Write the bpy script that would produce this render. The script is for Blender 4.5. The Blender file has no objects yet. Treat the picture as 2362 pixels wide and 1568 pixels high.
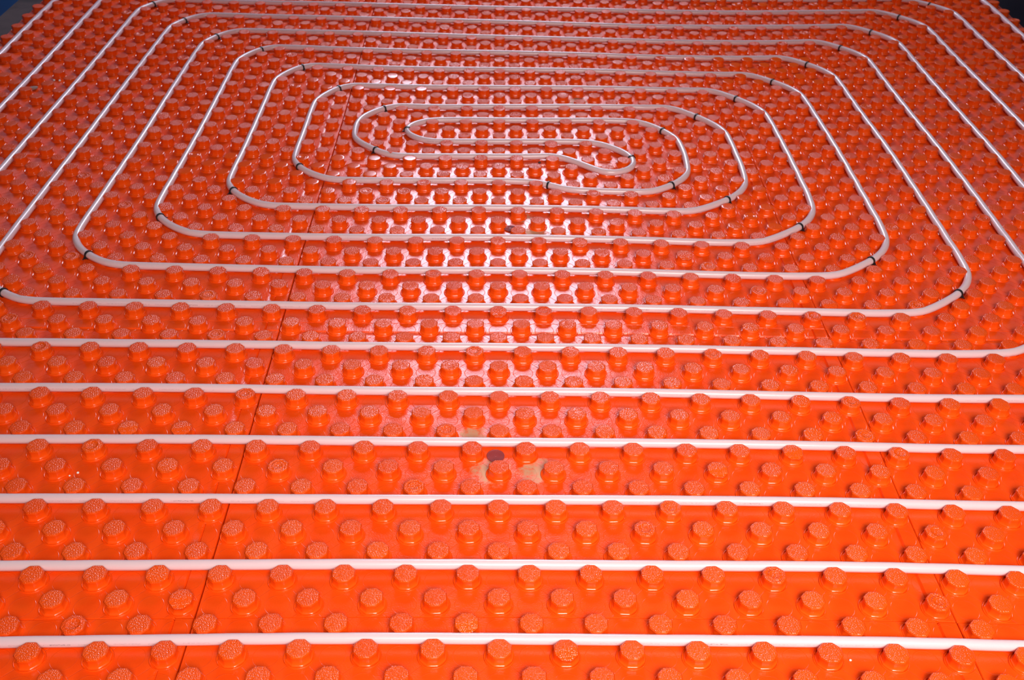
import bpy, bmesh, math, random
import numpy as np
from mathutils import Vector, Matrix
random.seed(7)
SC = bpy.context.scene
COL = SC.collection

# ------------------------------------------------------------------ camera
CX, CY, CZ, TH, YAW, ROLL, FK = [-0.020793, -0.949853, 1.329155, 0.630918, 0.027085, 0.0298, 2.413921]
fw = Vector((math.sin(YAW)*math.cos(TH), math.cos(YAW)*math.cos(TH), -math.sin(TH)))
rt = Vector((math.cos(YAW), -math.sin(YAW), 0)); up = rt.cross(fw)
c_, s_ = math.cos(ROLL), math.sin(ROLL)
r2 = c_*rt + s_*up; u2 = -s_*rt + c_*up
cam_d = bpy.data.cameras.new('camera'); cam = bpy.data.objects.new('camera', cam_d); COL.objects.link(cam)
M = Matrix.Identity(4)
for k in range(3):
    M[k][0] = r2[k]; M[k][1] = u2[k]; M[k][2] = -fw[k]
M[0][3], M[1][3], M[2][3] = CX, CY, CZ
cam.matrix_world = M
cam_d.sensor_width = 36.0; cam_d.sensor_fit = 'HORIZONTAL'
cam_d.lens = FK*1000/2362*36
cam_d.clip_start = 0.05
cam_d.dof.use_dof = True; cam_d.dof.focus_distance = 1.75; cam_d.dof.aperture_fstop = 11.0
SC.camera = cam

# ------------------------------------------------------------------ light
SC.view_settings.view_transform = 'Standard'
SC.view_settings.look = 'None'
SC.view_settings.gamma = 1.0
SC.view_settings.use_curve_mapping = False
SC.view_settings.exposure = 0.0
w = bpy.data.worlds.new('world'); SC.world = w; w.use_nodes = True
w.node_tree.nodes['Background'].inputs[0].default_value = (0.80, 0.86, 1.0, 1)
w.node_tree.nodes['Background'].inputs[1].default_value = 0.03

def area(name, loc, rot, sx, sy, power, color):
    d = bpy.data.lights.new(name, 'AREA'); d.shape = 'RECTANGLE'; d.size = sx; d.size_y = sy
    d.energy = power; d.color = color
    o = bpy.data.objects.new(name, d); COL.objects.link(o); o.location = loc; o.rotation_euler = rot
    return o
# daylight coming through the window opposite the camera and through the one behind it
WB = dict(x0=-0.95, x1=0.95, z0=1.85, z1=4.1, y=6.0)
WF = dict(x0=-0.25, x1=1.45, z0=1.25, z1=2.75, y=-1.75)
area('daylight_far_window', ((WB['x0']+WB['x1'])/2, WB['y']+0.06, (WB['z0']+WB['z1'])/2), (math.radians(-90), 0, 0),
     WB['x1']-WB['x0'], WB['z1']-WB['z0'], 240, (0.78, 0.82, 1.0))
near = area('daylight_near_window', ((WF['x0']+WF['x1'])/2, WF['y']-0.06, (WF['z0']+WF['z1'])/2), (math.radians(38), 0, math.radians(7)),
     WF['x1']-WF['x0'], WF['z1']-WF['z0'], 48, (1.0, 0.94, 0.86))
near.data.spread = math.radians(88)   # sky light falls in steeply

# ------------------------------------------------------------------ lattice
A = 0.05                      # pitch of the stud lattice
GI0, GJ0, GS = -36.0, -6.0, 6.0
# gentle undulation of the loosely laid sheets (mm): height and sideways drift on a coarse grid
GZ = np.array([[0.2, 0.5, 3.0, 10.0, 18.2, 21.7, 19.7, 16.3, 13.2, 6.8, 1.7, 3.9, 8.7, 11.6],
 [-0.5, -3.1, -7.4, -9.0, -5.1, 0.9, 3.6, 3.4, 3.0, -1.1, -3.7, 1.6, 8.4, 11.9],
 [-0.8, -3.6, -7.5, -9.2, -7.2, -3.2, 0.3, 2.1, 2.3, -1.1, -1.3, 5.1, 10.7, 12.8],
 [-1.4, -3.8, -5.1, -2.6, 0.3, 1.1, 2.4, 3.4, 1.3, -1.3, 2.3, 9.3, 12.6, 13.3],
 [0.1, -0.9, -2.3, -1.7, -1.4, -2.0, 1.4, 3.5, 0.1, -2.0, 1.8, 7.7, 11.3, 13.2],
 [3.8, 6.1, 4.3, 0.6, -2.0, -2.6, 2.0, 2.7, -2.4, -3.0, 0.2, 5.5, 11.8, 15.4],
 [6.7, 9.2, 4.7, -2.5, -4.4, -2.1, 2.7, 1.3, -3.7, -1.6, 3.3, 10.3, 19.1, 22.3],
 [9.9, 8.9, 2.6, -6.4, -10.2, -7.6, -1.2, 1.4, -0.3, 0.8, 4.3, 13.1, 25.6, 30.7],
 [16.8, 7.9, 0.8, -4.7, -10.6, -11.5, -5.4, -0.6, -1.7, -2.9, 0.3, 10.5, 26.4, 36.5],
 [27.6, 9.5, -1.7, -2.7, -5.4, -7.8, -6.3, -5.7, -8.2, -7.0, 0.7, 10.8, 25.1, 38.0],
 [33.1, 13.4, -1.0, -1.5, -0.8, -2.9, -5.3, -8.3, -10.4, -6.3, 3.5, 11.9, 23.3, 36.6],
 [26.7, 13.3, 1.6, -0.7, -0.9, -2.0, -2.5, -3.0, -3.4, -0.2, 7.1, 15.0, 25.8, 36.2],
 [15.6, 9.9, 3.8, 1.0, -0.9, -1.1, 1.8, 5.0, 6.2, 7.9, 12.6, 20.0, 28.7, 33.5],
 [8.4, 7.3, 5.5, 4.0, 2.4, 2.7, 5.8, 9.3, 11.0, 12.3, 15.3, 20.2, 24.8, 26.0]])/1000
GL = np.array([[-11.4, -13.9, -17.8, -17.6, -10.4, -1.0, 5.6, 10.2, 15.9, 18.7, 14.8, 9.3, 7.7, 8.9],
 [-11.2, -13.8, -16.5, -13.2, -6.2, -1.6, 1.7, 3.8, 7.2, 11.2, 9.4, 5.3, 5.5, 8.2],
 [-9.2, -9.8, -9.7, -4.9, -1.0, -1.7, -0.5, -0.2, -0.4, 2.4, 2.1, 0.5, 3.1, 7.6],
 [-7.5, -5.4, -3.1, 0.7, 2.1, 0.3, 0.7, 0.9, -0.1, 0.9, 1.1, 0.7, 3.6, 7.9],
 [-8.3, -6.4, -2.9, 0.9, 1.2, -0.4, -1.1, -1.2, -2.0, -2.0, -0.1, 2.2, 5.0, 8.4],
 [-8.9, -8.4, -4.2, 0.9, 0.4, -1.9, -2.6, -3.0, -4.1, -5.3, -3.2, 0.5, 3.9, 7.6],
 [-6.8, -5.5, -1.0, 4.0, 2.9, 0.1, -1.2, -1.8, -1.6, -2.2, -2.6, -1.0, 2.4, 6.5],
 [-5.2, -1.8, 2.9, 6.0, 4.4, 1.9, -0.3, -1.9, -0.6, -0.6, -1.8, 0.7, 5.0, 7.6],
 [-5.7, -1.1, 4.0, 6.2, 4.6, 3.1, 1.1, -0.9, -1.0, -3.3, -5.4, 0.1, 6.4, 8.4],
 [-7.7, 0.2, 5.2, 5.7, 4.1, 3.1, 1.5, 0.1, 0.2, -3.1, -7.6, -4.9, 1.5, 8.7],
 [-11.2, 3.3, 9.7, 7.6, 4.6, 3.4, 1.5, 0.7, 3.7, 5.1, 0.9, -4.5, -1.7, 13.5],
 [-12.8, 3.4, 11.1, 8.5, 5.1, 4.0, 2.3, 2.0, 6.8, 12.2, 8.7, -2.8, -2.1, 18.9],
 [-10.9, -0.2, 5.7, 4.7, 2.7, 2.2, 1.8, 2.7, 6.7, 10.7, 6.5, -4.1, -1.6, 18.4],
 [-8.3, -3.4, -0.2, 0.3, 0.0, 0.4, 1.3, 3.0, 5.6, 7.2, 4.3, -0.7, 3.0, 15.6]])/1000

def cub(t):
    return np.array([-0.5*t**3+t*t-0.5*t, 1.5*t**3-2.5*t*t+1, -1.5*t**3+2*t*t+0.5*t, 0.5*t**3-0.5*t*t])
def field(i, j):
    x = min(max((i-GI0)/GS, 0), GZ.shape[1]-1.0001); y = min(max((j-GJ0)/GS, 0), GZ.shape[0]-1.0001)
    ix, iy = int(x), int(y); wx, wy = cub(x-ix), cub(y-iy)
    cx = np.clip(np.arange(ix-1, ix+3), 0, GZ.shape[1]-1); cy = np.clip(np.arange(iy-1, iy+3), 0, GZ.shape[0]-1)
    return float(wy @ GZ[np.ix_(cy, cx)] @ wx), float(wy @ GL[np.ix_(cy, cx)] @ wx)
def place(i, j, h=0.0):
    dz, la = field(i, j)
    x, y = i*A, j*A
    vx, vy = x-CX, y-CY; n = math.hypot(vx, vy) or 1
    return Vector((x+la*vy/n, y-la*vx/n, dz+h))
def normal(i, j):
    a = place(i+.5, j)-place(i-.5, j); b = place(i, j+.5)-place(i, j-.5)
    return a.cross(b).normalized()

# ------------------------------------------------------------------ materials
def mat(name):
    m = bpy.data.materials.new(name); m.use_nodes = True
    nt = m.node_tree; return m, nt, nt.nodes['Principled BSDF']
def nd(nt, t, **kw):
    n = nt.nodes.new(t)
    for k, v in kw.items():
        setattr(n, k, v)
    return n
def mth(nt, op, a, b=None, c=None, clamp=False):
    n = nt.nodes.new('ShaderNodeMath'); n.operation = op; n.use_clamp = clamp
    for k, v in enumerate((a, b, c)):
        if v is None: continue
        if isinstance(v, (int, float)): n.inputs[k].default_value = v
        else: nt.links.new(v, n.inputs[k])
    return n.outputs[0]
def sstep(nt, v, lo, hi, a=0.0, b=1.0):
    n = nt.nodes.new('ShaderNodeMapRange'); n.interpolation_type = 'SMOOTHSTEP'
    nt.links.new(v, n.inputs[0])
    for k, q in zip((1, 2, 3, 4), (lo, hi, a, b)): n.inputs[k].default_value = q
    return n.outputs[0]
def mixc(nt, f, a, b):
    n = nt.nodes.new('ShaderNodeMix'); n.data_type = 'RGBA'
    if isinstance(f, (int, float)): n.inputs[0].default_value = f
    else: nt.links.new(f, n.inputs[0])
    for k, v in ((6, a), (7, b)):
        if isinstance(v, tuple): n.inputs[k].default_value = v
        else: nt.links.new(v, n.inputs[k])
    return n.outputs[2]

ORANGE = (0.86, 0.050, 0.008, 1)
STAINS = [(-1.0, 11.1, 1.0), (-.3, 9.2, 1.3), (1.4, 9.2, 1.2), (1.2, 28.0, .9), (1.8, 26.3, 1.3), (3.2, 42.1, 1.2), (4.9, 42.9, 1.3)]

def orange(name, stud):
    m, nt, b = mat(name)
    tc = nd(nt, 'ShaderNodeTexCoord'); geo = nd(nt, 'ShaderNodeNewGeometry')
    b.inputs['Roughness'].default_value = 0.22
    b.inputs['IOR'].default_value = 1.5
    b.inputs['Subsurface Weight'].default_value = 0.0
    vor = nd(nt, 'ShaderNodeTexVoronoi'); vor.feature = 'SMOOTH_F1'
    nt.links.new(tc.outputs['Object'], vor.inputs['Vector'])
    if stud:
        # leather-like grain on the flat cap, the flanks stay smooth
        vor.inputs['Scale'].default_value = 370; vor.inputs['Randomness'].default_value = 0.6; vor.inputs['Smoothness'].default_value = 0.35
        sep = nd(nt, 'ShaderNodeSeparateXYZ'); nt.links.new(tc.outputs['Normal'], sep.inputs[0])
        cap = sstep(nt, sep.outputs[2], 0.55, 0.9)
        so = nd(nt, 'ShaderNodeSeparateXYZ'); nt.links.new(tc.outputs['Object'], so.inputs[0])
        cap = mth(nt, 'MULTIPLY', cap, sstep(nt, so.outputs[2], 0.012, 0.016))
        h = mth(nt, 'MULTIPLY', mth(nt, 'SUBTRACT', 1, vor.outputs['Distance']), cap)
        bp = nd(nt, 'ShaderNodeBump'); bp.inputs['Strength'].default_value = 1.0; bp.inputs['Distance'].default_value = 0.0013
        nt.links.new(h, bp.inputs['Height']); nt.links.new(bp.outputs[0], b.inputs['Normal'])
        oi = nd(nt, 'ShaderNodeObjectInfo')
        nt.links.new(mixc(nt, oi.outputs['Random'], (0.90, 0.088, 0.004, 1), (0.87, 0.072, 0.003, 1)), b.inputs['Base Color'])
        nt.links.new(sstep(nt, cap, 0, 1, 0.20, 0.22), b.inputs['Roughness'])
    else:
        uv = nd(nt, 'ShaderNodeUVMap'); uv.uv_map = 'lattice'
        s = nd(nt, 'ShaderNodeSeparateXYZ'); nt.links.new(uv.outputs[0], s.inputs[0])
        u, v = s.outputs[0], s.outputs[1]
        P = mth(nt, 'MULTIPLY', mth(nt, 'ADD', u, v), .5); Q = mth(nt, 'MULTIPLY', mth(nt, 'SUBTRACT', u, v), .5)
        dp = mth(nt, 'SUBTRACT', P, mth(nt, 'ROUND', P)); dq = mth(nt, 'SUBTRACT', Q, mth(nt, 'ROUND', Q))
        du = mth(nt, 'ADD', dp, dq); dv = mth(nt, 'SUBTRACT', dp, dq)
        r = mth(nt, 'SQRT', mth(nt, 'ADD', mth(nt, 'MULTIPLY', du, du), mth(nt, 'MULTIPLY', dv, dv)))
        # faint ring moulded at every empty place of the lattice
        ring = sstep(nt, mth(nt, 'ABSOLUTE', mth(nt, 'SUBTRACT', r, .40)), 0.0, .014, 1, 0)
        # mould lines running diagonally between the studs
        l1 = sstep(nt, mth(nt, 'SUBTRACT', .5, mth(nt, 'ABSOLUTE', dp)), 0.0, .010, 1, 0)
        l2 = sstep(nt, mth(nt, 'SUBTRACT', .5, mth(nt, 'ABSOLUTE', dq)), 0.0, .010, 1, 0)
        ln = mth(nt, 'MAXIMUM', l1, l2)
        vor.inputs['Scale'].default_value = 480
        no = nd(nt, 'ShaderNodeTexNoise'); no.inputs['Scale'].default_value = 14; no.inputs['Detail'].default_value = 3
        nt.links.new(tc.outputs['Object'], no.inputs['Vector'])
        patch = sstep(nt, no.outputs[0], .42, .62)
        h = mth(nt, 'MULTIPLY', vor.outputs['Distance'], -.28)
        h = mth(nt, 'ADD', h, mth(nt, 'MULTIPLY', ring, .5)); h = mth(nt, 'SUBTRACT', h, mth(nt, 'MULTIPLY', ln, .8))
        h = mth(nt, 'ADD', h, mth(nt, 'MULTIPLY', no.outputs[0], 3.0))
        bp = nd(nt, 'ShaderNodeBump'); bp.inputs['Strength'].default_value = 0.6; bp.inputs['Distance'].default_value = 0.0010
        nt.links.new(h, bp.inputs['Height']); nt.links.new(bp.outputs[0], b.inputs['Normal'])
        col = mixc(nt, patch, (0.88, 0.066, 0.003, 1), (0.86, 0.074, 0.004, 1))
        # dried yellowish screed dust splashed in three places
        st = None
        for (a0, b0, rr) in STAINS:
            du_ = mth(nt, 'SUBTRACT', u, a0); dv_ = mth(nt, 'SUBTRACT', v, b0)
            dd = mth(nt, 'SQRT', mth(nt, 'ADD', mth(nt, 'MULTIPLY', du_, du_), mth(nt, 'MULTIPLY', dv_, dv_)))
            k = sstep(nt, dd, rr*.15, rr, 1, 0)
            st = k if st is None else mth(nt, 'MAXIMUM', st, k)
        n2 = nd(nt, 'ShaderNodeTexNoise'); n2.inputs['Scale'].default_value = 70; n2.inputs['Detail'].default_value = 6; n2.inputs['Roughness'].default_value = .7
        nt.links.new(tc.outputs['Object'], n2.inputs['Vector'])
        st = mth(nt, 'MULTIPLY', sstep(nt, mth(nt, 'ADD', mth(nt, 'MULTIPLY', st, .45), n2.outputs[0]), .66, 1.0), .75, clamp=True)
        col = mixc(nt, st, col, (0.50, 0.38, 0.24, 1))
        nt.links.new(col, b.inputs['Base Color'])
        nt.links.new(mth(nt, 'MAXIMUM', sstep(nt, st, 0, 1, .235, .85), .235), b.inputs['Roughness'])
    return m
M_SHEET = orange('orange_sheet', False)
M_STUD = orange('orange_stud', True)

# milky pipe with a faint printed line of text along one flank
M_PIPE, nt, b = mat('milky_pipe')
b.inputs['Base Color'].default_value = (0.74, 0.54, 0.575, 1)
b.inputs['Roughness'].default_value = 0.24
b.inputs['Subsurface Weight'].default_value = 0.55
b.inputs['Subsurface Radius'].default_value = (0.012, 0.009, 0.010)
b.inputs['Subsurface Scale'].default_value = 1.0
uv = nd(nt, 'ShaderNodeUVMap'); uv.uv_map = 'run'
s = nd(nt, 'ShaderNodeSeparateXYZ'); nt.links.new(uv.outputs[0], s.inputs[0])
cb = nd(nt, 'ShaderNodeCombineXYZ')
nt.links.new(mth(nt, 'MULTIPLY', s.outputs[0], 260), cb.inputs[0]); nt.links.new(mth(nt, 'MULTIPLY', s.outputs[1], 150), cb.inputs[1])
vo = nd(nt, 'ShaderNodeTexNoise'); vo.inputs['Scale'].default_value = 1; nt.links.new(cb.outputs[0], vo.inputs['Vector'])
glyph = sstep(nt, vo.outputs[0], .50, .56)
band = sstep(nt, mth(nt, 'ABSOLUTE', mth(nt, 'SUBTRACT', s.outputs[1], 0.46)), .016, .022, 1, 0)
ph = mth(nt, 'FRACT', mth(nt, 'MULTIPLY', s.outputs[0], 1.0))
on = mth(nt, 'MULTIPLY', sstep(nt, ph, .30, .302), sstep(nt, ph, .80, .802, 1, 0))
wrd = sstep(nt, mth(nt, 'FRACT', mth(nt, 'MULTIPLY', s.outputs[0], 19)), .78, .79, 1, 0)
bold = mth(nt, 'MULTIPLY', sstep(nt, ph, .52, .522), sstep(nt, ph, .56, .562, 1, 0))
ink = mth(nt, 'MULTIPLY', mth(nt, 'MULTIPLY', glyph, band), mth(nt, 'MULTIPLY', on, wrd))
ink = mth(nt, 'MULTIPLY', ink, mth(nt, 'ADD', mth(nt, 'MULTIPLY', bold, .5), .32), clamp=True)
nt.links.new(mixc(nt, ink, (0.74, 0.54, 0.575, 1), (0.05, 0.05, 0.07, 1)), b.inputs['Base Color'])

M_BLACK, nt, b = mat('black_nylon'); b.inputs['Base Color'].default_value = (0.012, 0.012, 0.014, 1); b.inputs['Roughness'].default_value = 0.4
M_MAROON, nt, b = mat('maroon_plastic'); b.inputs['Base Color'].default_value = (0.30, 0.045, 0.05, 1); b.inputs['Roughness'].default_value = 0.45
M_CRUMB, nt, b = mat('white_foam'); b.inputs['Base Color'].default_value = (0.85, 0.85, 0.82, 1); b.inputs['Roughness'].default_value = 0.8
M_DEBRIS, nt, b = mat('plaster_chip'); b.inputs['Base Color'].default_value = (0.34, 0.22, 0.19, 1); b.inputs['Roughness'].default_value = 0.85

def rough_mat(name, c1, c2, scale, rough, bump):
    m, nt, b = mat(name)
    tc = nd(nt, 'ShaderNodeTexCoord'); n = nd(nt, 'ShaderNodeTexNoise'); n.inputs['Scale'].default_value = scale; n.inputs['Detail'].default_value = 6
    nt.links.new(tc.outputs['Object'], n.inputs['Vector'])
    nt.links.new(mixc(nt, sstep(nt, n.outputs[0], .35, .65), c1, c2), b.inputs['Base Color'])
    b.inputs['Roughness'].default_value = rough
    bp = nd(nt, 'ShaderNodeBump'); bp.inputs['Strength'].default_value = bump; bp.inputs['Distance'].default_value = .004
    nt.links.new(n.outputs[0], bp.inputs['Height']); nt.links.new(bp.outputs[0], b.inputs['Normal'])
    return m
M_CONC = rough_mat('rough_concrete', (0.035, 0.022, 0.024, 1), (0.085, 0.052, 0.052, 1), 9, .9, .6)
M_BLUE = rough_mat('blue_paint', (0.0, 0.045, 0.17, 1), (0.002, 0.060, 0.20, 1), 3, .5, .15)
M_BLUE_SHADED = rough_mat('blue_paint_shaded', (0.0015, 0.002, 0.010, 1), (0.003, 0.003, 0.014, 1), 3, .5, .15)  # same blue as the left wall, with its shadow painted into the colour
M_WALL = rough_mat('grey_plaster', (0.07, 0.065, 0.06, 1), (0.09, 0.085, 0.08, 1), 3, .9, .2)
M_FRAME, nt, b = mat('white_window_frame'); b.inputs['Base Color'].default_value = (0.7, 0.7, 0.7, 1); b.inputs['Roughness'].default_value = .4

# ------------------------------------------------------------------ helpers
def link(name, me, m=None, parent=None):
    o = bpy.data.objects.new(name, me); COL.objects.link(o)
    if m is not None and me is not None and not me.materials: me.materials.append(m)
    if parent is not None: o.parent = parent
    return o
def tag(o, label, cat, group=None):
    o['label'] = label; o['category'] = cat
    if group: o['group'] = group
def mesh_of(name, verts, faces, smooth=True):
    me = bpy.data.meshes.new(name); me.from_pydata([tuple(v) for v in verts], [], faces)
    if smooth: me.polygons.foreach_set('use_smooth', [True]*len(me.polygons))
    me.update(); return me
def box(name, x0, x1, y0, y1, z0, z1, m, bev=0.0):
    bm = bmesh.new(); bmesh.ops.create_cube(bm, size=1)
    for v in bm.verts:
        v.co = Vector(((x0+x1)/2+v.co.x*(x1-x0), (y0+y1)/2+v.co.y*(y1-y0), (z0+z1)/2+v.co.z*(z1-z0)))
    if bev: bmesh.ops.bevel(bm, geom=bm.edges[:], offset=bev, segments=2, affect='EDGES')
    me = bpy.data.meshes.new(name); bm.to_mesh(me); bm.free()
    return link(name, me, m)

# ------------------------------------------------------------------ setting
FZ = -0.045
def struct(o): o['kind'] = 'structure'; return o
struct(box('floor', -1.86, 2.02, -1.8, 6.05, FZ-.15, FZ, M_CONC))
struct(box('wall_left', -2.06, -1.86, -1.8, 6.05, FZ-.15, 1.3, M_BLUE))
struct(box('wall_right', 2.02, 2.22, -1.8, 6.05, FZ-.15, 1.3, M_BLUE_SHADED))
def wall_with_window(name, y0, y1, W, wn, xa, xb):
    top = W['z1']+.35
    bm = bmesh.new()
    def cube(x0, x1, z0, z1):
        r = bmesh.ops.create_cube(bm, size=1)
        for v in r['verts']:
            v.co = Vector(((x0+x1)/2+v.co.x*(x1-x0), (y0+y1)/2+v.co.y*(y1-y0), (z0+z1)/2+v.co.z*(z1-z0)))
    cube(xa, W['x0'], FZ-.15, top); cube(W['x1'], xb, FZ-.15, top)
    cube(W['x0'], W['x1'], FZ-.15, W['z0']); cube(W['x0'], W['x1'], W['z1'], top)
    me = bpy.data.meshes.new(name); bm.to_mesh(me); bm.free(); struct(link(name, me, M_WALL))
    bm = bmesh.new(); ym = (y0+y1)/2; t = .04
    def fr(x0, x1, z0, z1):
        r = bmesh.ops.create_cube(bm, size=1)
        for v in r['verts']:
            v.co = Vector(((x0+x1)/2+v.co.x*(x1-x0), ym+v.co.y*.06, (z0+z1)/2+v.co.z*(z1-z0)))
    fr(W['x0'], W['x0']+t, W['z0'], W['z1']); fr(W['x1']-t, W['x1'], W['z0'], W['z1'])
    fr(W['x0']+t, W['x1']-t, W['z0'], W['z0']+t); fr(W['x0']+t, W['x1']-t, W['z1']-t, W['z1'])
    me = bpy.data.meshes.new(wn); bm.to_mesh(me); bm.free(); struct(link(wn, me, M_FRAME))
wall_with_window('wall_back', WB['y'], WB['y']+.04, WB, 'window_1', -1.86, 2.02)
wall_with_window('wall_front', WF['y']-.04, WF['y'], WF, 'window_2', -1.86, 2.02)

# ------------------------------------------------------------------ studs
CORN = [math.radians(22.5+45*k) for k in range(8)]
ANG = []
for k in range(8):
    c0 = 22.5+45*k
    ANG += [c0-2.6, c0, c0+2.6, c0+16, c0+29]
ANG = [math.radians(x) for x in ANG]
def octr(ap, th, soft=.965):
    d = ((th+math.radians(22.5)) % math.radians(45))-math.radians(22.5)
    return min(ap/math.cos(d), ap/math.cos(math.radians(22.5))*soft*1.012)
def stud_mesh(name, kind, detail=True, seed=0):
    rnd = random.Random(seed)
    V, F = [], []
    def ring(fn):
        s = len(V); V.extend(fn(t) for t in ANG); return s
    def sew(a, b, n):
        for k in range(n): F.append((a+k, a+(k+1) % n, b+(k+1) % n, b+k))
    n = len(ANG)
    prof = [(.408, .010), (.405, .052), (.398, .062), (.389, .066), (.380, .078), (.358, .12), (.354, .28), (.370, .345), (.370, .365), (.350, .388), (.325, .397)]
    # dents: a sunk side of the cap, a leaning plane
    ax = rnd.uniform(0, 6.28); lean = {'plain': rnd.uniform(-.012, .012), 'dent': .10, 'lean': .05}.get(kind, 0)
    def capz(x, y, z):
        if z < .30: return z
        t = (z-.30)/.10
        q = (x*math.cos(ax)+y*math.sin(ax))/.35
        if kind == 'dent': z -= t*lean*max(0, q+.1)**1.3
        elif kind == 'lean': z += t*lean*q*.5 - .01*t
        else: z += t*lean*q
        return z
    prev = None
    for ap, z in prof:
        def fn(t, ap=ap, z=z):
            r = octr(ap, t); x, y = r*math.cos(t), r*math.sin(t)
            return (x*A, y*A, capz(x, y, z)*A)
        s = ring(fn)
        if prev is not None: sew(prev, s, n)
        prev = s
    caps = [(.27, .400), (.20, .402), (.10, .403)]
    if kind == 'ring': caps = [(.29, .400), (.262, .400), (.250, .380), (.232, .380), (.222, .398), (.19, .401), (.155, .401), (.145, .390), (.08, .390)]
    if kind == 'ring2': caps = [(.27, .400), (.245, .402), (.230, .418), (.212, .418), (.198, .394), (.10, .392)]
    for rr, z in caps:
        def fn(t, rr=rr, z=z):
            w_ = min(1, max(0, (rr-.2)/.15)); r = (octr(rr, t)*w_+rr*(1-w_)); x, y = r*math.cos(t), r*math.sin(t)
            return (x*A, y*A, capz(x, y, z)*A)
        s = ring(fn); sew(prev, s, n); prev = s
    V.append((0, 0, capz(0, 0, caps[-1][1])*A)); c = len(V)-1
    for k in range(n): F.append((prev+k, prev+(k+1) % n, c))
    # round serrated foot
    N = 112 if detail else 40
    def circ(fr, z):
        s = len(V)
        for k in range(N):
            t = 2*math.pi*k/N; r = fr(k); V.append((r*A*math.cos(t), r*A*math.sin(t), z*A))
        return s
    teeth = (lambda a, b: (lambda k: a if k % 2 else b)) if detail else (lambda a, b: (lambda k: a))
    rs = [circ(teeth(.481, .470), -.02), circ(teeth(.480, .463), .022), circ(teeth(.472, .462), .042), circ(lambda k: .458, .048), circ(lambda k: .446, .014), circ(lambda k: .38, .012)]
    for q, s in zip(rs, rs[1:]): sew(q, s, N)
    return mesh_of(name, V, F)
KINDS = ['plain']*4+['ring', 'ring2', 'dent', 'lean']
STUDS = [stud_mesh('stud_%s_%d' % (k, n), k, True, n) for n, k in enumerate(KINDS)]
for me in STUDS: me.materials.append(M_STUD)
LOWM = [stud_mesh('low', k, False, n) for n, k in enumerate(['plain', 'plain', 'ring', 'lean'])]
LOW = []
for me in LOWM:
    vs = np.empty(len(me.vertices)*3); me.vertices.foreach_get('co', vs)
    LOW.append((vs.reshape(-1, 3), [tuple(p_.vertices) for p_ in me.polygons]))
    bpy.data.meshes.remove(me)
WTS = [9, 9, 9, 9, 2, 1.2, 1.6, 3]

def stud_matrix(i, j, rnd):
    n = normal(i, j); z = Vector((0, 0, 1)); n = (n*.8+z*.2).normalized()
    q = z.rotation_difference(n)
    R = q.to_matrix().to_4x4() @ Matrix.Rotation(rnd.gauss(0, .03), 4, 'Z')
    T = Matrix.Translation(place(i, j, 0.0))
    T2 = Matrix.Rotation(rnd.gauss(0, .012), 4, 'X') @ Matrix.Rotation(rnd.gauss(0, .012), 4, 'Y')
    return T @ R @ T2

def depth(P):
    d = P-Vector((CX, CY, CZ)); z = d.dot(fw)
    if z < .05: return 1e9
    x = FK*1000*d.dot(r2)/z; y = FK*1000*d.dot(u2)/z
    return z if abs(x) < 1181+60 and abs(y) < 784+60 else 100+z

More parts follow.
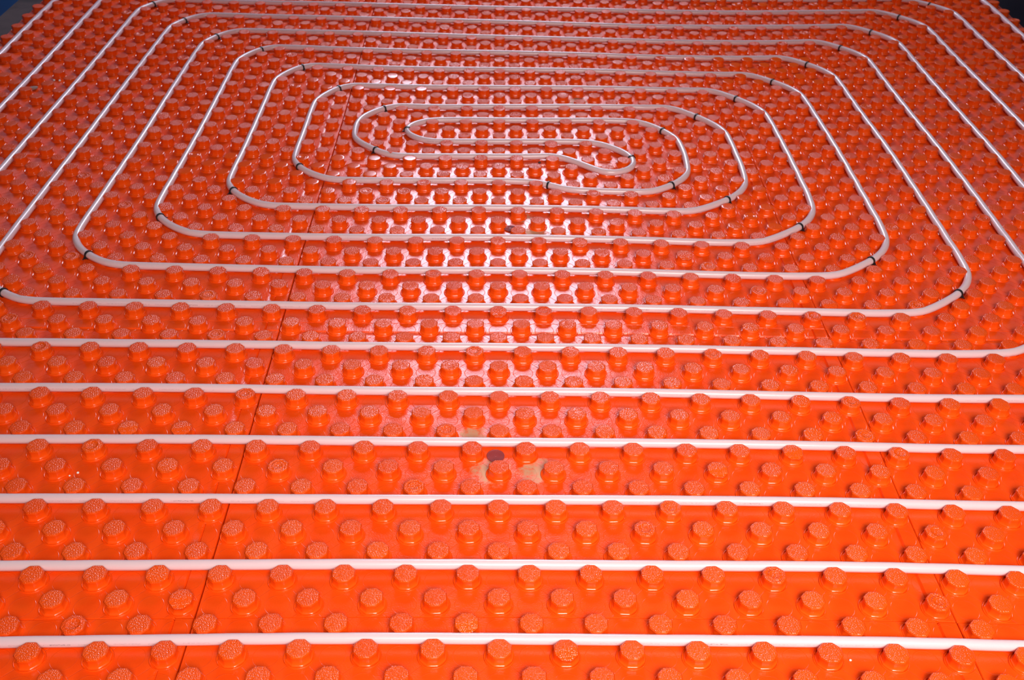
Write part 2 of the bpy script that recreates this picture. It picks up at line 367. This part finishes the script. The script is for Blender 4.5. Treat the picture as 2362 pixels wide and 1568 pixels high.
# ------------------------------------------------------------------ panels
def axis(a, b, lip_lo, lip_hi):
    g = .018
    xs = [a+g, a+g+.02]
    if lip_lo: xs += [a+lip_lo-.05, a+lip_lo+.03]
    body0 = math.ceil(xs[-1]*2+.01)/2; end = b-g-.02-(lip_hi+.05 if lip_hi else 0)
    x = body0
    while x < end-.05: xs.append(x); x += .5
    if lip_hi: xs += [b-lip_hi-.05, b-lip_hi, b-lip_hi+.05]
    xs += [b-g-.02, b-g]
    return xs
def panel(ci, ri, i0, i1, j0, j1, where):
    root = bpy.data.objects.new('studded_panel', None); COL.objects.link(root)
    root.location = place((i0+i1)/2, (j0+j1)/2, 0); base = root.location.copy()
    tag(root, 'orange studded heating panel, '+where, 'heating panel', 'orange studded panels laid edge to edge')
    xs = axis(i0, i1, 0, .62); ys = axis(j0, j1, 0, .66)
    V, F, UV = [], [], []
    lift = .030
    for y in ys:
        for x in xs:
            h = 0.0
            if x > i1-.62+.02 or y > j1-.66+.02: h = lift*A
            if abs(x-(i1-.62)) < .01 or abs(y-(j1-.66)) < .01: h = -.05*A
            if x <= i0+.02 or x >= i1-.02 or y <= j0+.02 or y >= j1-.02: h -= .035*A
            P = place(x, y, h)-base; V.append(P); UV.append((x, y))
    nx, ny = len(xs), len(ys)
    for b_ in range(ny-1):
        for a_ in range(nx-1):
            k = b_*nx+a_; F.append((k, k+1, k+nx+1, k+nx))
    # insulation slab under the sheet: sides and bottom
    rim = [a_ for a_ in range(nx)]+[nx*(k+1)-1 for k in range(1, ny)]+[nx*(ny-1)+a_ for a_ in range(nx-2, -1, -1)]+[nx*k for k in range(ny-2, 0, -1)]
    s = len(V)
    for k in rim: V.append(Vector((V[k].x, V[k].y, FZ-base.z+.001))); UV.append(UV[k])
    m_ = len(rim)
    for k in range(m_): F.append((rim[k], s+k, s+(k+1) % m_, rim[(k+1) % m_]))
    F.append(tuple(s+k for k in range(m_-1, -1, -1)))
    me = mesh_of('sheet', V, F, True)
    lay = me.uv_layers.new(name='lattice')
    li = np.empty(len(me.loops), dtype=np.int32); me.loops.foreach_get('vertex_index', li)
    lay.data.foreach_set('uv', np.array(UV)[li].ravel())
    for po in me.polygons:
        if po.index >= (nx-1)*(ny-1): po.use_smooth = False; continue
        ww = [UV[v][0] for v in po.vertices]; hh = [UV[v][1] for v in po.vertices]
        if max(ww)-min(ww) < .1 or max(hh)-min(hh) < .1 or max(ww) > i1-.62 or max(hh) > j1-.66 or min(ww) < i0+.1 or min(hh) < j0+.1: po.use_smooth = False
    sh = link('sheet', me, M_SHEET, root)
    rnd = random.Random(ci*31+ri*7+5)
    st = []
    for j in range(math.ceil(j0), math.floor(j1)+1):
        for i in range(math.ceil(i0), math.floor(i1)+1):
            if (i+j) % 2 == 0: continue
            st.append((depth(place(i, j)), i, j))
    st.sort()
    rest = []
    for n, (d, i, j) in enumerate(st):
        Mx = Matrix.Translation(-base) @ stud_matrix(i, j, rnd)
        if n < 100:
            k = rnd.choices(range(8), WTS)[0]
            k = SPECIAL.get((i, j), k)
            o = bpy.data.objects.new('stud', STUDS[k]); COL.objects.link(o); o.parent = root; o.matrix_local = Mx
        else: rest.append(Mx)
    if rest:
        V, F = [], []; c = 0
        for Mx in rest:
            vs, fs = LOW[rnd.choices(range(4), [8, 8, 1, 1])[0]]
            m4 = np.array(Mx); V.append(vs @ m4[:3, :3].T+m4[:3, 3]); F += [tuple(q+c for q in t) for t in fs]; c += len(vs)
        me = mesh_of('far_studs', np.vstack(V).tolist(), F)
        o = link('studs', me, M_STUD, root); o['kind'] = 'stuff'
SPECIAL = {}
COLS = [(-33.5, -9.5), (-9.5, 14.5), (14.5, 38.5)]
ROWS = [(-5.5, 2.5), (2.5, 18.5), (18.5, 34.5), (34.5, 50.5), (50.5, 66.5)]
CN = ['left column', 'middle column', 'right column']
RN = ['nearest row at the bottom of the view', 'second row from the bottom', 'third row from the bottom', 'fourth row from the bottom', 'farthest row at the top of the view']
for ri, (j0, j1) in enumerate(ROWS):
    for ci, (i0, i1) in enumerate(COLS):
        panel(ci, ri, i0, i1, j0, j1, CN[ci]+', '+RN[ri])

# ------------------------------------------------------------------ the pipe
BL = [(0, 4.6), (-.05, 3.1), (.25, 1.85), (.8, 1.0), (1.75, .4), (3.1, .0), (5, 0)]
TL = [(0, -4.5), (.08, -2.9), (.5, -1.35), (1.15, -.3), (2.2, .3), (3.7, .4), (5.5, .15)]
BR = [(.15, 5.2), (.1, 3.7), (-.3, 2.6), (-1.1, 1.65), (-2.4, .75), (-3.8, .25), (-5.2, .05)]
TR = [(-5.2, .2), (-3.7, .35), (-2.5, .05), (-1.3, -.95), (-.3, -2.5), (0.0, -4.5)]
def corner(tab, V, H, rev=False):
    q = [(V+a, H+b) for a, b in tab]
    return q[::-1] if rev else q
pathA = [(2.45, 34.8), (.5, 34.5), (-2.0, 34.6)]
pathA += [(-3.70, 34.6), (-5.42, 34.72), (-7.03, 35.35), (-8.22, 36.63), (-8.62, 37.82), (-8.62, 39.05), (-8.2, 40.52), (-7.24, 41.40), (-5.7, 41.85), (-4, 41.6)]
def ring_out(P, hs, vs):
    """hs: H of top, bottom, top ... ; goes right along a top run, down, left along the bottom, up"""
    for (Ht, VR, Hb, VL, Ht2) in zip(*hs):
        pass
def loop(VR, Ht, Hb, VL):
    r = corner(TR, VR, Ht)+corner(BR, VR, Hb)
    if VL is not None: r += corner(BL, VL, Hb, True)
    return r
def tl(V, H): return corner(TL, V, H)
pathA += loop(13.5, 41.5, 28.5, -14.5)+tl(-14.5, 47.5)+loop(19.5, 47.5, 22.5, -20.5)+tl(-20.5, 53.5)
pathA += loop(25.5, 53.5, 16.5, -26.5)+tl(-26.5, 59.5)+loop(31.5, 59.5, 10.5, -32.4)+tl(-32.4, 64.6)
pathA += loop(37.5, 64.6, 4.5, None)+[(20, 4.5), (0, 4.5), (-20, 4.5), (-30.5, 4.4), (-31.8, 3.9), (-32.4, 3.0), (-31.8, 2.1), (-30.5, 1.6), (-20, 1.5), (0, 1.5), (20, 1.5), (37.5, 1.5)]
# from the inner U bend outwards the other way
mid = [(3.42, 34.66), (4.36, 33.88), (5.50, 32.99), (6.43, 32.65), (7.30, 32.9), (7.78, 33.75), (7.70, 34.55), (7.16, 35.4), (6.25, 36.18), (4.78, 36.62), (3.01, 36.6)]
pathB = [(0, 36.5), (-3.55, 36.53), (-4.71, 36.84), (-5.51, 37.45), (-5.78, 38.18), (-5.37, 38.94), (-4.37, 39.5), (-3.20, 39.72), (0, 39.5), (4, 39.55), (7.58, 39.7), (8.84, 39.26), (9.71, 38.27), (10.35, 36.96), (10.60, 35.58), (10.6, 33.98), (10.37, 32.68), (9.43, 31.39), (8.12, 30.76), (6.48, 30.6), (4.63, 30.65), (2.60, 30.96), (1.4, 31.4), (0, 31.55), (-3, 31.5)]
pathB += corner(BL, -11.5, 31.5, True)+tl(-11.5, 44.5)+loop(16.5, 44.5, 25.5, -17.5)+tl(-17.5, 50.5)
pathB += loop(22.5, 50.5, 19.5, -23.5)+tl(-23.5, 56.5)+loop(28.5, 56.5, 13.5, -29.5)+tl(-29.5, 61.9)
pathB += loop(34.5, 61.9, 7.5, None)+[(20, 7.5), (0, 7.5), (-20, 7.5), (-31, 7.5)]
ctrl = pathA[::-1]+mid+pathB
# resample on the lattice, Catmull-Rom with long runs subdivided first
dense = [ctrl[0]]
for a_, b_ in zip(ctrl, ctrl[1:]):
    L_ = math.hypot(b_[0]-a_[0], b_[1]-a_[1]); n = max(1, int(L_//2.2))
    for k in range(1, n+1): dense.append((a_[0]+(b_[0]-a_[0])*k/n, a_[1]+(b_[1]-a_[1])*k/n))
pts = []
for k in range(len(dense)-1):
    p0 = dense[max(k-1, 0)]; p1 = dense[k]; p2 = dense[k+1]; p3 = dense[min(k+2, len(dense)-1)]
    L_ = math.hypot(p2[0]-p1[0], p2[1]-p1[1]); n = max(1, round(L_/.34))
    for q in range(n):
        wv = cub(q/n); pts.append((sum(float(w_)*P_[0] for w_, P_ in zip(wv, (p0, p1, p2, p3))), sum(float(w_)*P_[1] for w_, P_ in zip(wv, (p0, p1, p2, p3)))))
pts.append(dense[-1])
PR = 0.176
P3 = []
run = 0.0
Q = np.array(pts); FREE = np.ones(len(Q), bool); FREE[[0, -1]] = False
def push(Q, D0, f_):
    for di in (-1, 0, 1):
        for dj in (-1, 0, 1):
            I_ = np.round(Q[:, 0])+di; J_ = np.round(Q[:, 1])+dj
            D_ = Q-np.c_[I_, J_]; d_ = np.hypot(D_[:, 0], D_[:, 1])+1e-9
            m_ = ((I_+J_) % 2 != 0) & (d_ < D0)
            Q[m_] += (D_/d_[:, None]*((D0-d_)*f_)[:, None])[m_]
    return Q
Q0 = np.array(pts)
for it in range(80):
    S_ = Q.copy(); S_[1:-1] = (Q[:-2]+2*Q[1:-1]+Q[2:])/4
    Q = push(S_*.5+Q*.5+(Q0-Q)*.05, .530, .5)
Q = push(Q, .526, 1.0)
for k, (x, y) in enumerate(Q):
    P3.append(place(x, y, (.053+PR)*A+.0006*math.sin(k*.11)))
for _ in range(6):
    P3 = [P3[0]]+[(P3[k-1]+P3[k]*2+P3[k+1])/4 for k in range(1, len(P3)-1)]+[P3[-1]]
NS = 20
V, F, UV = [], [], []; s_run = 0
arc = [0.0]
for a_, b_ in zip(P3, P3[1:]): arc.append(arc[-1]+(b_-a_).length)
TAN = []
for k, P_ in enumerate(P3):
    t = (P3[min(k+1, len(P3)-1)]-P3[max(k-1, 0)]).normalized(); TAN.append(t)
    side = t.cross(Vector((0, 0, 1))).normalized(); u_ = side.cross(t)
    for q in range(NS+1):
        an = 2*math.pi*q/NS
        V.append(P_+(side*math.cos(an)+u_*math.sin(an))*PR*A); UV.append((arc[k], q/NS))
for k in range(len(P3)-1):
    for q in range(NS):
        a0 = k*(NS+1)+q; F.append((a0, a0+1, a0+NS+2, a0+NS+1))
for e in (0, len(P3)-1):
    F.append(tuple(e*(NS+1)+q for q in (range(NS) if e else range(NS-1, -1, -1))))
me = mesh_of('heating_pipe', V, F)
lay = me.uv_layers.new(name='run')
li = np.empty(len(me.loops), dtype=np.int32); me.loops.foreach_get('vertex_index', li)
lay.data.foreach_set('uv', np.array(UV)[li].ravel())
pipe = link('heating_pipe', me, M_PIPE)
tag(pipe, 'long milky white plastic heating pipe coiled in a double spiral over the orange panels', 'pipe')

# ------------------------------------------------------------------ cable ties
def strap_mesh():
    V, F = [], []; r0, r1, w_ = PR*A+.0002, PR*A+.0024, .0025
    n = 26; a0, a1 = math.radians(-62), math.radians(242)
    for k in range(n+1):
        t = a0+(a1-a0)*k/n
        for r, y in ((r0, -w_), (r1, -w_*.85), (r1, w_*.85), (r0, w_)):
            V.append((r*math.cos(t), y, r*math.sin(t)))
    for k in range(n):
        for q in range(4):
            a_ = 4*k+q; b_ = 4*k+(q+1) % 4; F.append((a_, b_, b_+4, a_+4))
    F.append((3, 2, 1, 0)); F.append(tuple(4*n+q for q in range(4)))
    return mesh_of('strap', V, F, False)
def block(name, sx, sy, sz, off):
    bm = bmesh.new(); bmesh.ops.create_cube(bm, size=1)
    for v in bm.verts: v.co = Vector((v.co.x*sx+off[0], v.co.y*sy+off[1], v.co.z*sz+off[2]))
    bmesh.ops.bevel(bm, geom=bm.edges[:], offset=min(sx, sy, sz)*.2, segments=2, affect='EDGES')
    me = bpy.data.meshes.new(name); bm.to_mesh(me); bm.free(); return me
def tail_mesh():
    V, F = [], []; n = 8
    for k in range(n+1):
        t = k/n; x = .0090+.0085*t; z = -.0050+.0006*math.sin(t*3)-.0012*t
        for y, h in ((-.0014, 0), (.0014, 0), (.0014, .0012), (-.0014, .0012)): V.append((x, y, z+h))
    for k in range(n):
        for q in range(4):
            a_ = 4*k+q; b_ = 4*k+(q+1) % 4; F.append((a_, b_, b_+4, a_+4))
    F.append((3, 2, 1, 0)); F.append(tuple(4*n+q for q in range(4)))
    return mesh_of('tail', V, F, False)
T_STRAP, T_HEAD, T_TAIL = strap_mesh(), block('locking_head', .0054, .0062, .0056, (.0108, 0, -.0035)), tail_mesh()
for me in (T_STRAP, T_HEAD, T_TAIL): me.materials.append(M_BLACK)
ORD = ['innermost', 'second', 'third', 'fourth', 'fifth', 'sixth', 'seventh', 'eighth', 'ninth']
def nm(n, corner_, edge=''):
    return 'black cable tie on the %s bend of the %s' % (corner_, 'innermost wide pipe loop' if n == 0 else ORD[n]+' pipe loop from the centre')
TIES = []
for n, q in enumerate([(-7.24, 41.40), (-10.33, 44.39), (-13.20, 47.33), (-16.35, 50.34), (-20.08, 52.7), (-23.20, 55.60), (-26.29, 58.57)]): TIES.append((q, nm(n, 'upper left'), 1))
for n, q in enumerate([(-7.03, 35.35), (-11.0, 33.13), (-14.07, 30.15), (-17.04, 27.02), (-19.45, 23.2), (-22.16, 20.27)]): TIES.append((q, nm(n, 'lower left'), -1 if n % 2 else 1))
for n, q in enumerate([(9.71, 38.27), (12.25, 40.4), (15.18, 43.45), (18.31, 46.57), (21.17, 49.51), (24.22, 52.44), (27.24, 55.61), (30.28, 58.42), (33.42, 61.3)]): TIES.append((q, nm(n, 'upper right'), -1))
for n, q in enumerate([(9.43, 31.39), (12.23, 30.1), (15.30, 27.09), (18.22, 24.00), (21.38, 21.06)]): TIES.append((q, nm(n, 'lower right'), 1))
TIES += [((-5.78, 38.18), 'black cable tie at the left end of the narrow U turn at the spiral centre', 1),
         ((7.74, 34.44), 'black cable tie at the right end of the narrow U turn at the spiral centre', 1),
         ((2.60, 30.96), 'black cable tie standing upright on the gentle S bend below the centre of the spiral', -1)]
P3a = np.array([tuple(v) for v in P3])
for (q, lab, sg) in TIES:
    W_ = np.array(place(q[0], q[1], (.053+PR)*A)); k = int(np.argmin(((P3a-W_)**2).sum(1)))
    t = TAN[k]; z = Vector((0, 0, 1)); side = t.cross(z).normalized()
    # head towards the viewer or away, as it was pulled
    if side.y > 0: side = -side
    side = side*sg if abs(side.y) > .3 else side
    y_ = t if side.cross(t).z > 0 else -t
    x_ = side; z_ = x_.cross(y_)
    Mx = Matrix.Identity(4)
    for r_ in range(3): Mx[r_][0] = x_[r_]; Mx[r_][1] = y_[r_]; Mx[r_][2] = z_[r_]; Mx[r_][3] = P3[k][r_]
    root = bpy.data.objects.new('cable_tie', None); COL.objects.link(root); root.matrix_world = Mx
    tag(root, lab, 'cable tie', 'black cable ties on the pipe bends')
    for n_, me in (('strap', T_STRAP), ('locking_head', T_HEAD), ('tail', T_TAIL)):
        o = bpy.data.objects.new(n_, me); COL.objects.link(o); o.parent = root

# ------------------------------------------------------------------ discs, chips and crumbs
def disc(i, j, r, lab, tilt):
    root = bpy.data.objects.new('insulation_plug', None); COL.objects.link(root); root.location = place(i, j, .0006)
    root.rotation_euler = (tilt[0], tilt[1], .7)
    tag(root, lab, 'plug')
    V, F = [], []; N = 48
    pr = [(1.0, 0), (1.0, .10), (.95, .14), (.90, .11), (.14, .11), (.12, .14), (.075, .14), (.065, .02)]
    for rr, h in pr:
        for k in range(N):
            t = 2*math.pi*k/N; V.append((rr*r*math.cos(t), rr*r*math.sin(t), h*r))
    for a_ in range(len(pr)-1):
        for k in range(N): F.append((a_*N+k, a_*N+(k+1) % N, (a_+1)*N+(k+1) % N, (a_+1)*N+k))
    F.append(tuple((len(pr)-1)*N+k for k in range(N)))
    link('disc', mesh_of('disc', V, F, False), M_MAROON, root)
    V, F = [], []                                   # fine parallel ribs on the face
    for k in range(-8, 9):
        x = k*.105*r
        if abs(x) > .86*r: continue
        h = math.sqrt((.88*r)**2-x*x)
        segs = [(-h, h)] if abs(x) > .15*r else [(-h, -.16*r), (.16*r, h)]
        for (y0, y1) in segs:
            s0 = len(V)
            for y in (y0, y1):
                V += [(x-.028*r, y, .11*r), (x, y, .15*r), (x+.028*r, y, .11*r)]
            F += [(s0, s0+1, s0+4, s0+3), (s0+1, s0+2, s0+5, s0+4), (s0, s0+2, s0+1), (s0+3, s0+4, s0+5), (s0, s0+3, s0+5, s0+2)]
    link('ribs', mesh_of('ribs', V, F, False), M_MAROON, root)
disc(-.12, 9.95, .0165, 'round maroon ribbed plastic plug lying on the dusty panel in front of the pipe', (.03, -.03))
disc(.62, 26.75, .0160, 'round maroon plastic plug half hidden behind a stud below the spiral centre', (-.05, .04))

def chip(name, i, j, sx, sy, sz, m, lab, cat, group=None, seed=1, rough=.25):
    rnd = random.Random(seed); bm = bmesh.new(); bmesh.ops.create_icosphere(bm, subdivisions=2, radius=1)
    for v in bm.verts:
        k = 1+rnd.uniform(-rough, rough); v.co = Vector((v.co.x*sx*k, v.co.y*sy*k, v.co.z*sz*k))
    zmin = min(v.co.z for v in bm.verts)
    for v in bm.verts: v.co.z -= zmin
    me = bpy.data.meshes.new(name); bm.to_mesh(me); bm.free()
    o = link(name, me, m); o.location = place(i, j, .0004); o.rotation_euler = (0, 0, rnd.uniform(0, 6)); tag(o, lab, cat, group)
chip('plaster_chip', -28.85, 42.75, .016, .010, .005, M_DEBRIS, 'brownish grey plaster chip wedged between studs at the upper left of the view', 'chip', seed=4)
chip('plaster_chip', -28.2, 43.1, .010, .007, .003, M_DEBRIS, 'smaller pale crumb of plaster just right of the brownish chip', 'chip', seed=9)
chip('black_speck', 2.29, 34.12, .004, .004, .003, M_BLACK, 'tiny black speck lying under the pipe near the spiral centre', 'speck', seed=3, rough=.1)  # plain dark spot, shaped as a small black lump
cr = [(-15.25, 8.94, 'tiny white foam crumb on the near left panel, the larger of two close together', .0022),
      (-15.5, 8.80, 'tiny white foam crumb on the near left panel, the smaller of two close together', .0017),
      (10.66, .98, 'tiny white foam crumb at the lower right between two studs near the bottom pipe', .0018),
      (24.81, 48.67, 'white foam crumb among the studs at the upper right between pipe bends', .0045),
      (-27.75, 44.21, 'white foam crumb at the upper left near the plaster chip, right one of a pair', .0035),
      (-28.1, 44.25, 'white foam crumb at the upper left near the plaster chip, left one of a pair', .0035)]
for k, (i, j, lab, r) in enumerate(cr): chip('foam_crumb', i, j, r, r, r*.8, M_CRUMB, lab, 'crumb', 'white foam crumbs', seed=20+k, rough=.12)
